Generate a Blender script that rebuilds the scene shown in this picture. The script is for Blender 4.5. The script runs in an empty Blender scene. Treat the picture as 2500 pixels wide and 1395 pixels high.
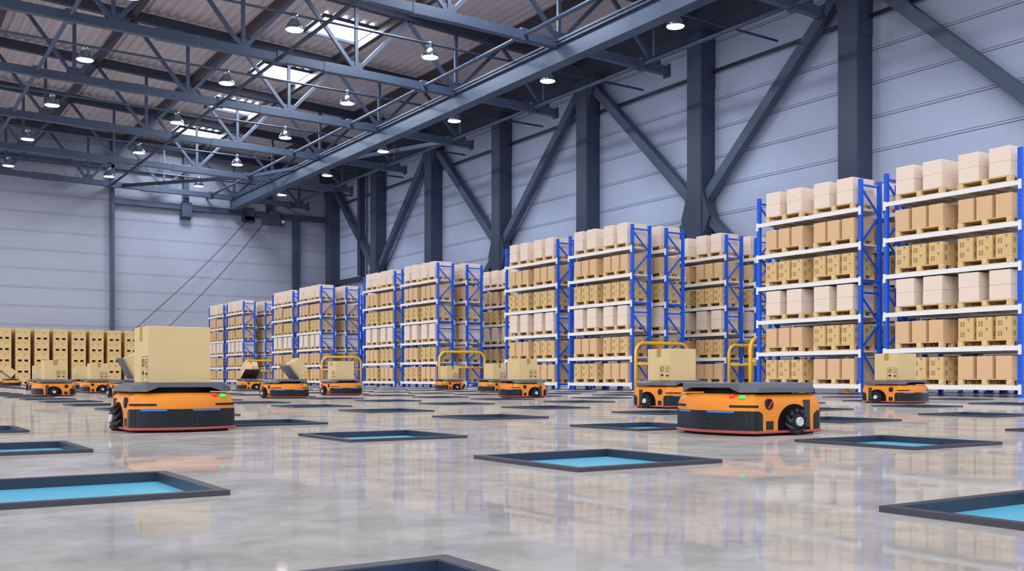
import bpy, bmesh, math, random
from mathutils import Vector, Matrix
from mathutils.bvhtree import BVHTree
random.seed(7)
R = math.radians
C = bpy.context.scene.collection

# ------------------------------------------------------------------ camera (hall axes: x across, y along the hall)
YAW = R(33.405); F = 2432.5; HOR = 923.2; CAMZ = 0.419
cam_d = bpy.data.cameras.new('camera'); cam = bpy.data.objects.new('camera', cam_d); C.objects.link(cam)
cam_d.sensor_width = 36; cam_d.lens = F/2500*36; cam_d.shift_y = (HOR-697.5)/2500
cam_d.clip_start = 0.05; cam_d.clip_end = 400
cam.location = (0, 0, CAMZ); cam.rotation_euler = (R(90), 0, -YAW)
bpy.context.scene.camera = cam
SC, CC = math.sin(YAW), math.cos(YAW)
def px(u, t, z=0.0):                      # hall point -> photo pixel (used for culling and naming only)
    X = CC*u-SC*t; Y = SC*u+CC*t
    if Y < .1: return None
    return 1250+F*X/Y, HOR-(z-CAMZ)*F/Y, Y

# ------------------------------------------------------------------ materials
def lin(c):
    return tuple(((v/255)/12.92 if v/255 <= .04045 else ((v/255+.055)/1.055)**2.4) for v in c)
MATS = {}
def mat(name, col, rough=.6, metal=0, spec=.4, emit=None, es=0, noise=0, nscale=8, bump=0, bscale=40, coat=0):
    m = bpy.data.materials.new(name); m.use_nodes = True
    nt = m.node_tree; b = nt.nodes['Principled BSDF']; c = lin(col)
    b.inputs['Base Color'].default_value = (*c, 1)
    b.inputs['Roughness'].default_value = rough; b.inputs['Metallic'].default_value = metal
    b.inputs['Specular IOR Level'].default_value = spec
    b.inputs['Coat Weight'].default_value = coat
    if emit:
        b.inputs['Emission Color'].default_value = (*lin(emit), 1); b.inputs['Emission Strength'].default_value = es
        if es < 4: m.cycles.emission_sampling = 'NONE'
    if noise or bump:
        tc = nt.nodes.new('ShaderNodeTexCoord')
    if noise:
        n = nt.nodes.new('ShaderNodeTexNoise'); n.inputs['Scale'].default_value = nscale; n.inputs['Detail'].default_value = 4
        nt.links.new(tc.outputs['Object'], n.inputs['Vector'])
        r = nt.nodes.new('ShaderNodeValToRGB')
        r.color_ramp.elements[0].position = .3; r.color_ramp.elements[1].position = .7
        r.color_ramp.elements[0].color = (*[v*(1-noise) for v in c], 1); r.color_ramp.elements[1].color = (*[min(1, v*(1+noise)) for v in c], 1)
        nt.links.new(n.outputs['Fac'], r.inputs['Fac']); nt.links.new(r.outputs['Color'], b.inputs['Base Color'])
    if bump:
        n2 = nt.nodes.new('ShaderNodeTexNoise'); n2.inputs['Scale'].default_value = bscale
        nt.links.new(tc.outputs['Object'], n2.inputs['Vector'])
        bp = nt.nodes.new('ShaderNodeBump'); bp.inputs['Strength'].default_value = bump; bp.inputs['Distance'].default_value = .01
        nt.links.new(n2.outputs['Fac'], bp.inputs['Height']); nt.links.new(bp.outputs['Normal'], b.inputs['Normal'])
    MATS[name] = m
    return m
steel = mat('painted_steel', (72, 86, 110), .42, .15, .5, noise=.06, nscale=.7)
steel_dark = mat('dark_steel', (62, 68, 86), .5, .1, .4, noise=.08, nscale=.6)
column_m = mat('column_steel', (66, 77, 100), .5, .1, .4, noise=.05, nscale=.5)
purlin_m = mat('purlin_steel', (80, 72, 76), .6, 0, .3)
deck_m = mat('roof_sheet', (214, 202, 206), .6, 0, .25, noise=.08, nscale=.5)
sky_pane = mat('skylight_pane', (235, 245, 255), .4, emit=(235, 244, 255), es=6)
sky_pane.cycles.emission_sampling = 'NONE'
rack_blue = mat('rack_blue', (18, 92, 224), .4, 0, .4, noise=.06, nscale=2)
beam_white = mat('beam_white', (236, 234, 238), .45, 0, .4)
shelf_m = mat('shelf_deck', (238, 228, 224), .6, .1, .3, noise=.2, nscale=5)
wood = mat('pallet_wood', (222, 190, 140), .7, 0, .2, noise=.14, nscale=14)
pale_m = mat('pale_cardboard', (236, 217, 202), .75, 0, .15, noise=.02, nscale=3)
plain_m = mat('plain_cardboard', (222, 184, 144), .75, 0, .15, noise=.03, nscale=3)
print_m = mat('printed_cardboard', (220, 186, 132), .75, 0, .15, noise=.03, nscale=3)
carton_m = mat('golden_cardboard', (216, 190, 142), .75, 0, .15, noise=.02, nscale=3)
seam_m = mat('carton_seam', (176, 150, 132), .8)
ink = mat('carton_ink', (130, 108, 76), .8)
ink_dark = mat('icon_ink', (48, 42, 34), .8)
tape_m = mat('packing_tape', (178, 140, 72), .55, 0, .2)
orange = mat('robot_orange', (230, 138, 40), .42, 0, .3, coat=.08)
black = mat('robot_black', (20, 25, 35), .34, 0, .35)
arch_m = mat('arch_black', (14, 14, 18), .7, 0, .1)
slot_grey = mat('slot_grey', (48, 56, 66), .5)
black_matte = mat('slot_black', (32, 33, 38), .6, 0, .3)
rubber = mat('wheel_rubber', (17, 19, 25), .42, 0, .4)
bumper_m = mat('bumper_red', (178, 82, 80), .4, 0, .4)
tray_m = mat('tray_grey', (98, 101, 112), .42, .2, .4)
tray_shade = mat('tray_underside_shade', (72, 44, 40), .6)  # shadow beneath the tray, painted in as dark brown
hub_m = mat('hub_white', (206, 210, 216), .45, 0, .5)
red_m = mat('button_red', (235, 50, 30), .35, emit=(255, 40, 20), es=.35)
green_m = mat('button_green', (80, 220, 110), .35, emit=(60, 255, 110), es=.4)
blue_led = mat('led_blue', (35, 100, 180), .3, emit=(45, 125, 215), es=.45)
yellow_m = mat('guard_yellow', (250, 186, 14), .35, 0, .5, coat=.3)
chrome = mat('lamp_chrome', (150, 165, 180), .18, .9, .5)
lamp_lens = mat('lamp_lens', (255, 255, 255), .4, emit=(255, 246, 232), es=9)
lamp_lens.cycles.emission_sampling = 'NONE'
rim_m = mat('pit_rim', (70, 69, 80), .5, .1, .35)
lining_m = mat('pit_lining', (38, 48, 68), .4, 0, .5)
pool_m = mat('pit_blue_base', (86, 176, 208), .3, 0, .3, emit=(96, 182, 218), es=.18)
cable_m = mat('cable_black', (70, 72, 82), .6)

def wall_mat(name, col, z0, th=.024, dk=(88, 88, 102)):
    m = mat(name, col, .5, 0, .35)
    nt = m.node_tree; b = nt.nodes['Principled BSDF']; L = nt.links.new
    tc = nt.nodes.new('ShaderNodeTexCoord'); sx = nt.nodes.new('ShaderNodeSeparateXYZ'); L(tc.outputs['Object'], sx.inputs[0])
    def mth(op, a, bb=None, val=None):
        n = nt.nodes.new('ShaderNodeMath'); n.operation = op
        L(a, n.inputs[0])
        if bb is not None: L(bb, n.inputs[1])
        if val is not None: n.inputs[1].default_value = val
        return n.outputs[0]
    f = mth('FRACT', mth('DIVIDE', mth('SUBTRACT', sx.outputs['Z'], val=z0), val=1.385))
    l1 = mth('LESS_THAN', f, val=th)
    l2 = mth('LESS_THAN', mth('ABSOLUTE', mth('SUBTRACT', f, val=.085)), val=th*.33)
    ln = mth('MAXIMUM', l1, l2)
    n = nt.nodes.new('ShaderNodeTexNoise'); n.inputs['Scale'].default_value = .12; n.inputs['Detail'].default_value = 2
    L(tc.outputs['Object'], n.inputs['Vector'])
    r = nt.nodes.new('ShaderNodeValToRGB'); c = lin(col)
    r.color_ramp.elements[0].position = .35; r.color_ramp.elements[1].position = .65
    r.color_ramp.elements[0].color = (*[v*.9 for v in c], 1); r.color_ramp.elements[1].color = (*[v*1.08 for v in c], 1)
    L(n.outputs['Fac'], r.inputs['Fac'])
    mx = nt.nodes.new('ShaderNodeMix'); mx.data_type = 'RGBA'
    L(ln, mx.inputs['Factor']); L(r.outputs['Color'], mx.inputs['A']); mx.inputs['B'].default_value = (*lin(dk), 1)
    L(mx.outputs['Result'], b.inputs['Base Color'])
    w = nt.nodes.new('ShaderNodeTexWave'); w.inputs['Scale'].default_value = 2.2; w.bands_direction = 'DIAGONAL'
    mp = nt.nodes.new('ShaderNodeMapping'); mp.inputs['Scale'].default_value = (1, 1, 0)
    L(tc.outputs['Object'], mp.inputs['Vector']); L(mp.outputs[0], w.inputs['Vector'])
    bp = nt.nodes.new('ShaderNodeBump'); bp.inputs['Strength'].default_value = .12; bp.inputs['Distance'].default_value = .02
    L(w.outputs['Fac'], bp.inputs['Height']); L(bp.outputs['Normal'], b.inputs['Normal'])
    return m
wall_right_m = wall_mat('wall_panel_side', (180, 192, 222), 9.55)
wall_back_m = wall_mat('wall_panel_end', (170, 176, 196), 13.96, .022, (118, 120, 136))

def floor_mat():
    m = mat('polished_concrete', (176, 174, 176), .14, 0, .5)
    nt = m.node_tree; b = nt.nodes['Principled BSDF']; L = nt.links.new
    b.inputs['IOR'].default_value = 1.22
    tc = nt.nodes.new('ShaderNodeTexCoord')
    n = nt.nodes.new('ShaderNodeTexNoise'); n.inputs['Scale'].default_value = 1.3; n.inputs['Detail'].default_value = 10; n.inputs['Roughness'].default_value = .68
    L(tc.outputs['Object'], n.inputs['Vector'])
    r = nt.nodes.new('ShaderNodeValToRGB'); e = r.color_ramp.elements
    e[0].position = .32; e[1].position = .70
    e[0].color = (*lin((180, 173, 170)), 1); e[1].color = (*lin((201, 195, 189)), 1)
    L(n.outputs['Fac'], r.inputs['Fac'])
    n3 = nt.nodes.new('ShaderNodeTexNoise'); n3.inputs['Scale'].default_value = 2.6; n3.inputs['Detail'].default_value = 15; n3.inputs['Roughness'].default_value = .74; n3.inputs['Distortion'].default_value = .15
    L(tc.outputs['Object'], n3.inputs['Vector'])
    r3 = nt.nodes.new('ShaderNodeValToRGB'); e = r3.color_ramp.elements
    e[0].position = .38; e[1].position = .58; e[0].color = (.74, .74, .75, 1); e[1].color = (1.04, 1.04, 1.03, 1)
    L(n3.outputs['Fac'], r3.inputs['Fac'])
    mx = nt.nodes.new('ShaderNodeMix'); mx.data_type = 'RGBA'; mx.blend_type = 'MULTIPLY'; mx.inputs['Factor'].default_value = .8
    L(r.outputs['Color'], mx.inputs['A']); L(r3.outputs['Color'], mx.inputs['B'])
    L(mx.outputs['Result'], b.inputs['Base Color'])
    n2 = nt.nodes.new('ShaderNodeTexNoise'); n2.inputs['Scale'].default_value = 14; n2.inputs['Detail'].default_value = 6
    L(tc.outputs['Object'], n2.inputs['Vector'])
    bp = nt.nodes.new('ShaderNodeBump'); bp.inputs['Strength'].default_value = .010; bp.inputs['Distance'].default_value = .002
    L(n2.outputs['Fac'], bp.inputs['Height'])
    b.inputs['Specular IOR Level'].default_value = 0; b.inputs['Roughness'].default_value = .8
    gl = nt.nodes.new('ShaderNodeBsdfGlossy'); gl.inputs['Color'].default_value = (.95, .93, .92, 1)
    mr = nt.nodes.new('ShaderNodeMapRange'); mr.inputs['From Min'].default_value = .35; mr.inputs['From Max'].default_value = .65
    mr.inputs['To Min'].default_value = .02; mr.inputs['To Max'].default_value = .055
    L(n.outputs['Fac'], mr.inputs['Value']); L(mr.outputs[0], gl.inputs['Roughness']); L(bp.outputs['Normal'], gl.inputs['Normal'])
    lw = nt.nodes.new('ShaderNodeLayerWeight'); lw.inputs['Blend'].default_value = .5     # facing: 1 at grazing
    m1 = nt.nodes.new('ShaderNodeMapRange'); m1.inputs['From Min'].default_value = .80; m1.inputs['From Max'].default_value = .985
    m1.inputs['To Min'].default_value = .18; m1.inputs['To Max'].default_value = .33
    L(lw.outputs['Facing'], m1.inputs['Value'])
    ms = nt.nodes.new('ShaderNodeMixShader'); L(m1.outputs[0], ms.inputs[0]); L(b.outputs[0], ms.inputs[1]); L(gl.outputs[0], ms.inputs[2])
    out = [q for q in nt.nodes if q.type == 'OUTPUT_MATERIAL'][0]; L(ms.outputs[0], out.inputs['Surface'])
    return m
floor_m = floor_mat()

# blue upright with punched holes
def upright_mat():
    m = rack_blue.copy(); m.name = 'rack_upright_blue'
    nt = m.node_tree; b = nt.nodes['Principled BSDF']; L = nt.links.new
    tc = nt.nodes.new('ShaderNodeTexCoord'); sx = nt.nodes.new('ShaderNodeSeparateXYZ'); L(tc.outputs['Object'], sx.inputs[0])
    def mth(op, a, bb=None, val=None):
        n = nt.nodes.new('ShaderNodeMath'); n.operation = op; L(a, n.inputs[0])
        if bb is not None: L(bb, n.inputs[1])
        if val is not None: n.inputs[1].default_value = val
        return n.outputs[0]
    fz = mth('LESS_THAN', mth('ABSOLUTE', mth('SUBTRACT', mth('FRACT', mth('DIVIDE', sx.outputs['Z'], val=.1)), val=.5)), val=.17)
    ax = mth('LESS_THAN', mth('ABSOLUTE', sx.outputs['X']), val=.010)
    ay = mth('LESS_THAN', mth('ABSOLUTE', mth('SUBTRACT', mth('ABSOLUTE', sx.outputs['Y']), val=.027)), val=.006)
    h = mth('MULTIPLY', mth('MULTIPLY', fz, ay), val=.75)
    mx = nt.nodes.new('ShaderNodeMix'); mx.data_type = 'RGBA'
    src = b.inputs['Base Color'].links[0].from_socket
    L(h, mx.inputs['Factor']); L(src, mx.inputs['A']); mx.inputs['B'].default_value = (*lin((12, 26, 90)), 1)
    L(mx.outputs['Result'], b.inputs['Base Color'])
    return m
upright_m = upright_mat()

# ------------------------------------------------------------------ mesh builder
class MB:
    def __init__(s): s.v = []; s.f = []; s.m = []; s.sm = []
    def add(s, vs, fs, mi=0, smooth=False):
        o = len(s.v); s.v += [tuple(p) for p in vs]
        s.f += [tuple(i+o for i in f) for f in fs]; s.m += [mi]*len(fs); s.sm += [smooth]*len(fs)
        return s
    def box(s, x0, x1, y0, y1, z0, z1, mi=0):
        vs = [(x0, y0, z0), (x1, y0, z0), (x1, y1, z0), (x0, y1, z0), (x0, y0, z1), (x1, y0, z1), (x1, y1, z1), (x0, y1, z1)]
        return s.add(vs, [(0, 3, 2, 1), (4, 5, 6, 7), (0, 1, 5, 4), (1, 2, 6, 5), (2, 3, 7, 6), (3, 0, 4, 7)], mi)
    def bar(s, p, q, w, h, mi=0):
        p = Vector(p); q = Vector(q); d = (q-p).normalized()
        up = Vector((0, 0, 1)) if abs(d.z) < .99 else Vector((0, 1, 0))
        a = d.cross(up).normalized()*w/2; b = a.cross(d).normalized()*h/2
        vs = [c+sx*a+sy*b for c in (p, q) for sx, sy in ((-1, -1), (1, -1), (1, 1), (-1, 1))]
        return s.add(vs, [(0, 3, 2, 1), (4, 5, 6, 7), (0, 1, 5, 4), (1, 2, 6, 5), (2, 3, 7, 6), (3, 0, 4, 7)][:], mi)
    def tube(s, pts, r, n=12, mi=0, caps=True):
        pts = [Vector(p) for p in pts]; rings = []
        for i, p in enumerate(pts):
            d = (pts[min(i+1, len(pts)-1)]-pts[max(i-1, 0)]).normalized()
            up = Vector((0, 0, 1)) if abs(d.z) < .95 else Vector((0, 1, 0))
            if len(pts) > 2:      # stable frame for planar hoops
                up = Vector((0, 1, 0)) if abs(d.y) < .9 else Vector((0, 0, 1))
            a = d.cross(up).normalized(); b = a.cross(d).normalized()
            rings.append([p+r*(math.cos(2*math.pi*k/n)*a+math.sin(2*math.pi*k/n)*b) for k in range(n)])
        vs = [v for ring in rings for v in ring]; fs = []
        for i in range(len(pts)-1):
            for k in range(n):
                fs.append((i*n+k, i*n+(k+1) % n, (i+1)*n+(k+1) % n, (i+1)*n+k))
        s.add(vs, fs, mi, True)
        if caps:
            s.add(rings[0], [tuple(range(n))[::-1]], mi); s.add(rings[-1], [tuple(range(n))], mi)
        return s
    def lathe(s, prof, n=24, mi=0, axis='z', c=(0, 0, 0), smooth=True, cap=True):
        vs = []; fs = []
        for r, z in prof:
            for k in range(n):
                a = 2*math.pi*k/n; x, y = r*math.cos(a), r*math.sin(a)
                vs.append((c[0]+x, c[1]+y, c[2]+z) if axis == 'z' else (c[0]+z, c[1]+x, c[2]+y))
        for i in range(len(prof)-1):
            for k in range(n):
                fs.append((i*n+k, i*n+(k+1) % n, (i+1)*n+(k+1) % n, (i+1)*n+k))
        s.add(vs, fs, mi, smooth)
        if cap:
            if prof[0][0] > 1e-4: s.add(vs[:n], [tuple(range(n))[::-1]], mi)
            if prof[-1][0] > 1e-4: s.add(vs[-n:], [tuple(range(n))], mi)
        return s
    def layers(s, loops, mi=0, smooth=True, cap0=True, cap1=True):
        n = len(loops[0]); vs = [v for l in loops for v in l]; fs = []
        for i in range(len(loops)-1):
            for k in range(n):
                fs.append((i*n+k, i*n+(k+1) % n, (i+1)*n+(k+1) % n, (i+1)*n+k))
        s.add(vs, fs, mi, smooth)
        if cap0: s.add(loops[0], [tuple(range(n))[::-1]], mi)
        if cap1: s.add(loops[-1], [tuple(range(n))], mi)
        return s
    def mesh(s, name, mats):
        me = bpy.data.meshes.new(name); me.from_pydata(s.v, [], s.f)
        if not isinstance(mats, (list, tuple)): mats = [mats]
        for m in mats: me.materials.append(m)
        me.polygons.foreach_set('material_index', s.m); me.polygons.foreach_set('use_smooth', s.sm)
        me.update(); return me
    def obj(s, name, mats, parent=None, loc=None, bev=0, fix=True):
        me = s.mesh(name, mats)
        if fix:
            bm = bmesh.new(); bm.from_mesh(me); bmesh.ops.remove_doubles(bm, verts=bm.verts, dist=1e-5)
            bmesh.ops.recalc_face_normals(bm, faces=bm.faces); bm.to_mesh(me); bm.free()
        o = bpy.data.objects.new(name, me); C.objects.link(o)
        if parent: o.parent = parent
        if loc: o.location = loc
        if bev:
            b = o.modifiers.new('soft_edge', 'BEVEL'); b.width = bev; b.segments = 2; b.limit_method = 'ANGLE'; b.angle_limit = R(40)
        return o
def empty(name, loc=(0, 0, 0), rz=0):
    o = bpy.data.objects.new(name, None); C.objects.link(o); o.location = loc; o.rotation_euler = (0, 0, rz); o.empty_display_size = .1
    return o
def tag(o, label, cat, group=None):
    o['label'] = label; o['category'] = cat
    if group: o['group'] = group
    return o
def struct(o): o['kind'] = 'structure'; return o
def copy_tree(o, parent=None):
    c = o.copy(); C.objects.link(c); c.parent = parent
    for ch in o.children: copy_tree(ch, c)
    return c
ORD = ['zeroth', 'first', 'second', 'third', 'fourth', 'fifth', 'sixth', 'seventh', 'eighth', 'ninth', 'tenth', 'eleventh', 'twelfth', 'thirteenth', 'fourteenth',
       'fifteenth', 'sixteenth', 'seventeenth', 'eighteenth', 'nineteenth', 'twentieth']
def nth(n):
    if n <= 20: return ORD[n]
    if n == 30: return 'thirtieth'
    return {2: 'twenty', 3: 'thirty'}[n//10]+'-'+ORD[n % 10]

# ------------------------------------------------------------------ floor with sunken trays on a square grid
P0 = (3.117, 3.967); SP = 2.444; HW = .4453; RIM = .019; RT = .042
pits = []
for i in range(-3, 7):
    for j in range(-2, 28):
        u = P0[0]+SP*i; t = P0[1]+SP*j
        vis = False
        for du in (-HW, HW):
            for dt in (-HW, HW):
                p = px(u+du, t+dt, RIM)
                if p and -10 < p[0] < 2510 and p[1] < 1400: vis = True
        if vis and not (i == 6 and False): pits.append((i, j, u, t))
pitset = {(i, j) for i, j, _, _ in pits}
HI = HW-RT
us = [-60]; ts = [-20]
for i in range(-3, 7): us += [P0[0]+SP*i-HI, P0[0]+SP*i+HI]
for j in range(-2, 28): ts += [P0[1]+SP*j-HI, P0[1]+SP*j+HI]
us.append(34.6); ts.append(80.6)
mb = MB()
for a in range(len(us)-1):
    for b in range(len(ts)-1):
        if a % 2 == 1 and b % 2 == 1 and ((a-1)//2-3, (b-1)//2-2) in pitset: continue
        mb.add([(us[a], ts[b], 0), (us[a+1], ts[b], 0), (us[a+1], ts[b+1], 0), (us[a], ts[b+1], 0)], [(0, 1, 2, 3)])
struct(mb.obj('floor', floor_m))
rim = MB()
o_, i_ = HW, HI
def ringz(z, h): return [(-h, -h, z), (h, -h, z), (h, h, z), (-h, h, z)]
vs = ringz(0.0005, o_)+ringz(RIM, o_)+ringz(RIM, i_)+ringz(0.002, i_)
fs = []
for k in range(4):
    n = (k+1) % 4
    fs += [(k, n, 4+n, 4+k), (4+k, 4+n, 8+n, 8+k), (8+k, 8+n, 12+n, 12+k), (k, 12+k, 12+n, n)]
rim.add(vs, fs); rim_me = rim.mesh('rim', rim_m)
ln = MB(); a = HI-.0015; lt = .004
for (x0, x1, y0, y1) in ((-a, a, -a, -a+lt), (-a, a, a-lt, a), (-a, -a+lt, -a+lt, a-lt), (a-lt, a, -a+lt, a-lt)):
    ln.box(x0, x1, y0, y1, -.0215, RIM-.001)
ln_me = ln.mesh('lining', lining_m)
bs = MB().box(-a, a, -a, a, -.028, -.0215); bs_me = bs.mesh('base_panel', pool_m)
imin = min(p[0] for p in pits)
for i, j, u, t in pits:
    e = empty('floor_tray', (u, t, 0))
    colsn = nth(7-i); rown = nth(j+3)
    big = j <= 1
    tag(e, f"dark framed blue tray, {colsn} column out from racks, {rown} row from camera", 'floor tray', 'square trays sunk in the floor')
    for nm, me in (('rim', rim_me), ('lining', ln_me), ('base_panel', bs_me)):
        o = bpy.data.objects.new(nm, me); C.objects.link(o); o.parent = e
pit_rows = {}

# ------------------------------------------------------------------ hall shell
UW, TF = 34.5, 80.5
def zroof(u): return 19.75-.0475*u
mb = MB().box(UW, UW+.3, 8, TF+.3, 0, 18.6); struct(mb.obj('wall_right', wall_right_m))
mb = MB().box(-8, UW, TF, TF+.3, 0, 20.6); struct(mb.obj('wall_back', wall_back_m))
# corrugated roof
mb = MB(); x = -6.0; k = 0; pts = []
while x < UW+.3:
    for dx, dz in ((0, 0), (.18, 0), (.25, .12), (.43, .12)):
        pts.append((x+dx, zroof(x+dx)+dz))
    x += .5
T0R = 12
vs = [(a, T0R, b) for a, b in pts]+[(a, TF+.2, b) for a, b in pts]; n = len(pts)
vs += [(a, T0R, b+.05) for a, b in pts]+[(a, TF+.2, b+.05) for a, b in pts]
fs = [(k, k+1, n+k+1, n+k) for k in range(n-1)]+[(2*n+k, 3*n+k, 3*n+k+1, 2*n+k+1) for k in range(n-1)]
mb.add(vs, fs); struct(mb.obj('ceiling', deck_m, fix=False))
# skylights
TB = [26.1+8.87*k for k in range(7)]        # truss / column stations
k = 0
for t in [TB[0]+4.6+8.87*q for q in range(0, 6)]:
    k += 1
    u0, u1 = 19.75, 22.9; t0, t1 = t-1.35, t+1.35
    w = MB(); zs = lambda u: zroof(u)-.10
    for b in (t0, t1): w.bar((u0-.1, b, zs(u0)), (u1+.1, b, zs(u1)), .10, .16)
    for a in (u0, u1): w.bar((a, t0, zs(a)), (a, t1, zs(a)), .10, .16)
    fr = w.obj(f'window_{k}', steel); struct(fr)
    MB().add([(u0, t0, zroof(u0)-.05), (u1, t0, zroof(u1)-.05), (u1, t1, zroof(u1)-.05), (u0, t1, zroof(u0)-.05)], [(0, 3, 2, 1)]).obj('pane', sky_pane, fr, fix=False)
# eaves beam + wall base plinth
struct(MB().box(33.3, 34.5, 8, TF, 16.95, 18.15).obj('trim_1', steel_dark))

# ------------------------------------------------------------------ columns and wall bracing
colt = [16.85+8.87*k for k in range(8)]     # near edge of each column
for k, t0 in enumerate(colt):
    e = empty('steel_column', (34.05, t0+.5, 0))
    mb = MB().box(-.45, .45, -.5, .5, 0, 17.2)
    mb.obj('shaft', column_m, e, bev=.02)
    mb = MB().box(-.30, .43, -.53, -.5, 14.3, 17.0).box(-.47, -.45, -.46, .46, 0, 17.2)
    mb.obj('splice_plate', column_m, e)
    mb = MB()
    for s in (-1, 1): mb.add([(-.4, s*.5, 7.1), (-.4, s*.5, 9.4), (-.4, s*.95, 8.1), (.2, s*.5, 7.1), (.2, s*.5, 9.4), (.2, s*.95, 8.1)] if k % 2 == 0 else
                             [(-.4, s*.5, 15.3), (-.4, s*.5, 17), (-.4, s*1.1, 17), (.2, s*.5, 15.3), (.2, s*.5, 17), (.2, s*1.1, 17)],
                             [(0, 1, 2), (3, 5, 4), (0, 3, 4, 1), (1, 4, 5, 2), (2, 5, 3, 0)])
    mb.obj('gusset', column_m, e)
    where = 'in the far right corner' if k == 7 else f'{nth(8-k)} counting from the far corner along the right wall' if k else 'beyond the right edge by the nearest racks'
    tag(e, f'blue grey steel wall column, {where}', 'column', 'steel columns along the right wall')
for k in range(7):
    a = colt[k]+.5; b = colt[k+1]+.5
    lo, hi = (a, b) if k % 2 == 0 else (b, a)
    s = 1 if hi > lo else -1
    mb = MB().bar((34.0, lo+s*.45, 9.0), (34.0, hi-s*.35, 16.7), .42, .48)
    o = mb.obj('wall_brace', steel, bev=.02)
    tag(o, f'sloping steel brace high on right wall, {nth(7-k)} bay counting from the far corner', 'brace', 'upper wall braces')
    mb = MB().bar((34.0, lo+s*.3, 8.4), (34.0, hi-s*.45, .9), .42, .45)
    o = mb.obj('wall_brace', steel, bev=.02)
    tag(o, f'sloping steel brace low behind the racks, {nth(7-k)} bay counting from the far corner', 'brace', 'lower wall braces')
for k in range(7):
    o = MB().tube([(34.33, colt[k]+1.02, 15.1), (34.33, colt[k+1]-.02, 15.1)], .085).obj('strut_pipe', steel_dark)
    tag(o, f'slim strut pipe between right wall columns, {nth(7-k)} bay counting from the far corner', 'pipe', 'strut pipes between columns')

# ------------------------------------------------------------------ roof trusses
def zb(u): return 15.27-.0149*u        # bottom chord centre
def zt(u): return zroof(u)-.42
for k, t in enumerate(TB):
    e = empty('roof_truss', (0, t, 0))
    tag(e, f'grey steel roof truss spanning the hall, {nth(7-k)} counting from the far wall', 'truss', 'roof trusses')
    MB().bar((-6, 0, zb(-6)), (31.75, 0, zb(31.75)), .3, .40).obj('bottom_chord', steel, e, bev=.02)
    MB().bar((-6, 0, zt(-6)), (33.6, 0, zt(33.6)), .34, .5).obj('top_chord', steel_dark, e, bev=.02)
    MB().box(31.7, 31.8, -.22, .22, zb(31.7)-.3, zb(31.7)+.3).obj('end_plate', steel_dark, e)
    nodes = [31.0-5.5*q for q in range(7)]
    for q, un in enumerate(nodes):
        MB().bar((un, 0, zb(un)+.15), (un, 0, zt(un)-.2), .16, .13).obj('web_post', steel, e)
        for s in (-1, 1):
            ut = un+s*2.75
            if ut > 33.4: continue
            MB().bar((un+s*.08, 0, zb(un)+.18), (ut, 0, zt(ut)-.22), .14, .17).obj('web_diagonal', steel, e)
        MB().box(un-.35, un+.35, -.02, .02, zb(un)+.1, zb(un)+.55).obj('gusset', steel, e)
    for u in (7.3, 16.2, 23.6, 30.2):
        MB().box(u-.18, u+.18, -.2, .2, zb(u)-.26, zb(u)+.28).obj('clamp', steel, e, bev=.02)
    for u in (11.6, 19.2):
        MB().box(u-.9, u+.9, -.17, .17, zb(u)-.23, zb(u)+.23).obj('splice_sleeve', steel, e, bev=.02)
for q, u in enumerate((7.3, 16.2, 23.6, 30.2)):
    o = MB().tube([(u, 10, zb(u)), (u, 80.4, zb(u))], .085).obj('strut_pipe', [steel, steel_dark, steel, steel][q])
    tag(o, ['slim steel strut pipe through the trusses, farthest left, crossing top left corner', 'dark steel strut pipe through the trusses ending at the far wall post',
            'slim steel strut pipe through the trusses just left of the main girder', 'slim steel strut pipe between main girder and right wall'][q], 'pipe', 'strut pipes')
for q, (p0, p1) in enumerate((((16.2, 80.2, 15.0), (23.6, 70.4, 14.9)), ((23.6, 70.4, 14.92), (30.2, 52.7, 14.83)))):
    o = MB().bar(p0, p1, .22, .22).obj('wind_brace', steel_dark if q == 0 else steel)
    tag(o, ['dark flat wind brace from the far wall post to the last truss', 'pale wind brace crossing over the main girder toward the right wall'][q], 'brace')
# main girder
e = empty('main_girder', (25.5, 0, 0))
tag(e, 'long blue grey steel girder running down the hall beneath the trusses', 'girder')
MB().box(-.12, .12, 10, 80, 14.05, 14.82).obj('web_plate', steel, e)
MB().box(-.3, .3, 10, 80, 13.97, 14.05).obj('bottom_flange', steel, e)
MB().box(-.24, .24, 10, 80, 14.78, 14.86).obj('top_flange', steel, e)
MB().box(-.30, -.22, 10, 80, 14.9, 14.98).obj('cable_rail', steel, e)
# purlins
for q, u in enumerate((-4.7, .8, 6.3, 11.8, 17.3, 22.8, 28.3)):
    z = zroof(u)
    o = MB().box(u-.14, u+.14, T0R, TF, z-.46, z-.02).obj('roof_purlin', purlin_m)
    tag(o, f'dark roof purlin under the corrugated sheet, {nth(7-q)} from the right wall', 'purlin', 'roof purlins')

# ------------------------------------------------------------------ far wall steelwork
o = MB().box(34.05, 34.4, 71.0, 78.9, 8.3, 8.65).obj('wall_girt', steel_dark)
tag(o, 'short dark horizontal girt low on the right wall beside the corner column', 'girt')
o = MB().box(33.75, 34.2, 73.3, 73.8, 8.66, 16.9).obj('wall_post', steel_dark)
tag(o, 'slim dark post standing on the girt on right wall near the far corner', 'post')
def fw(name, mb, m, label, cat, group=None): return tag(mb.obj(name, m, bev=.015), label, cat, group)
TW = TF-.35
fw('wall_rail', MB().box(16.4, 33.6, TW-.15, TF, 13.72, 14.14), steel, 'horizontal steel rail across far wall above the door area', 'rail', 'far wall rails')
fw('wall_rail', MB().box(-7, 22, TW-.1, TF, 16.35, 16.7), steel, 'upper horizontal steel rail high on the far wall', 'rail', 'far wall rails')
fw('wall_post', MB().box(16.27, 16.53, TW-.1, TF, 0, 18.9), steel, 'tall slim steel post on far wall rising behind carton stacks', 'post', 'far wall posts')
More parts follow.
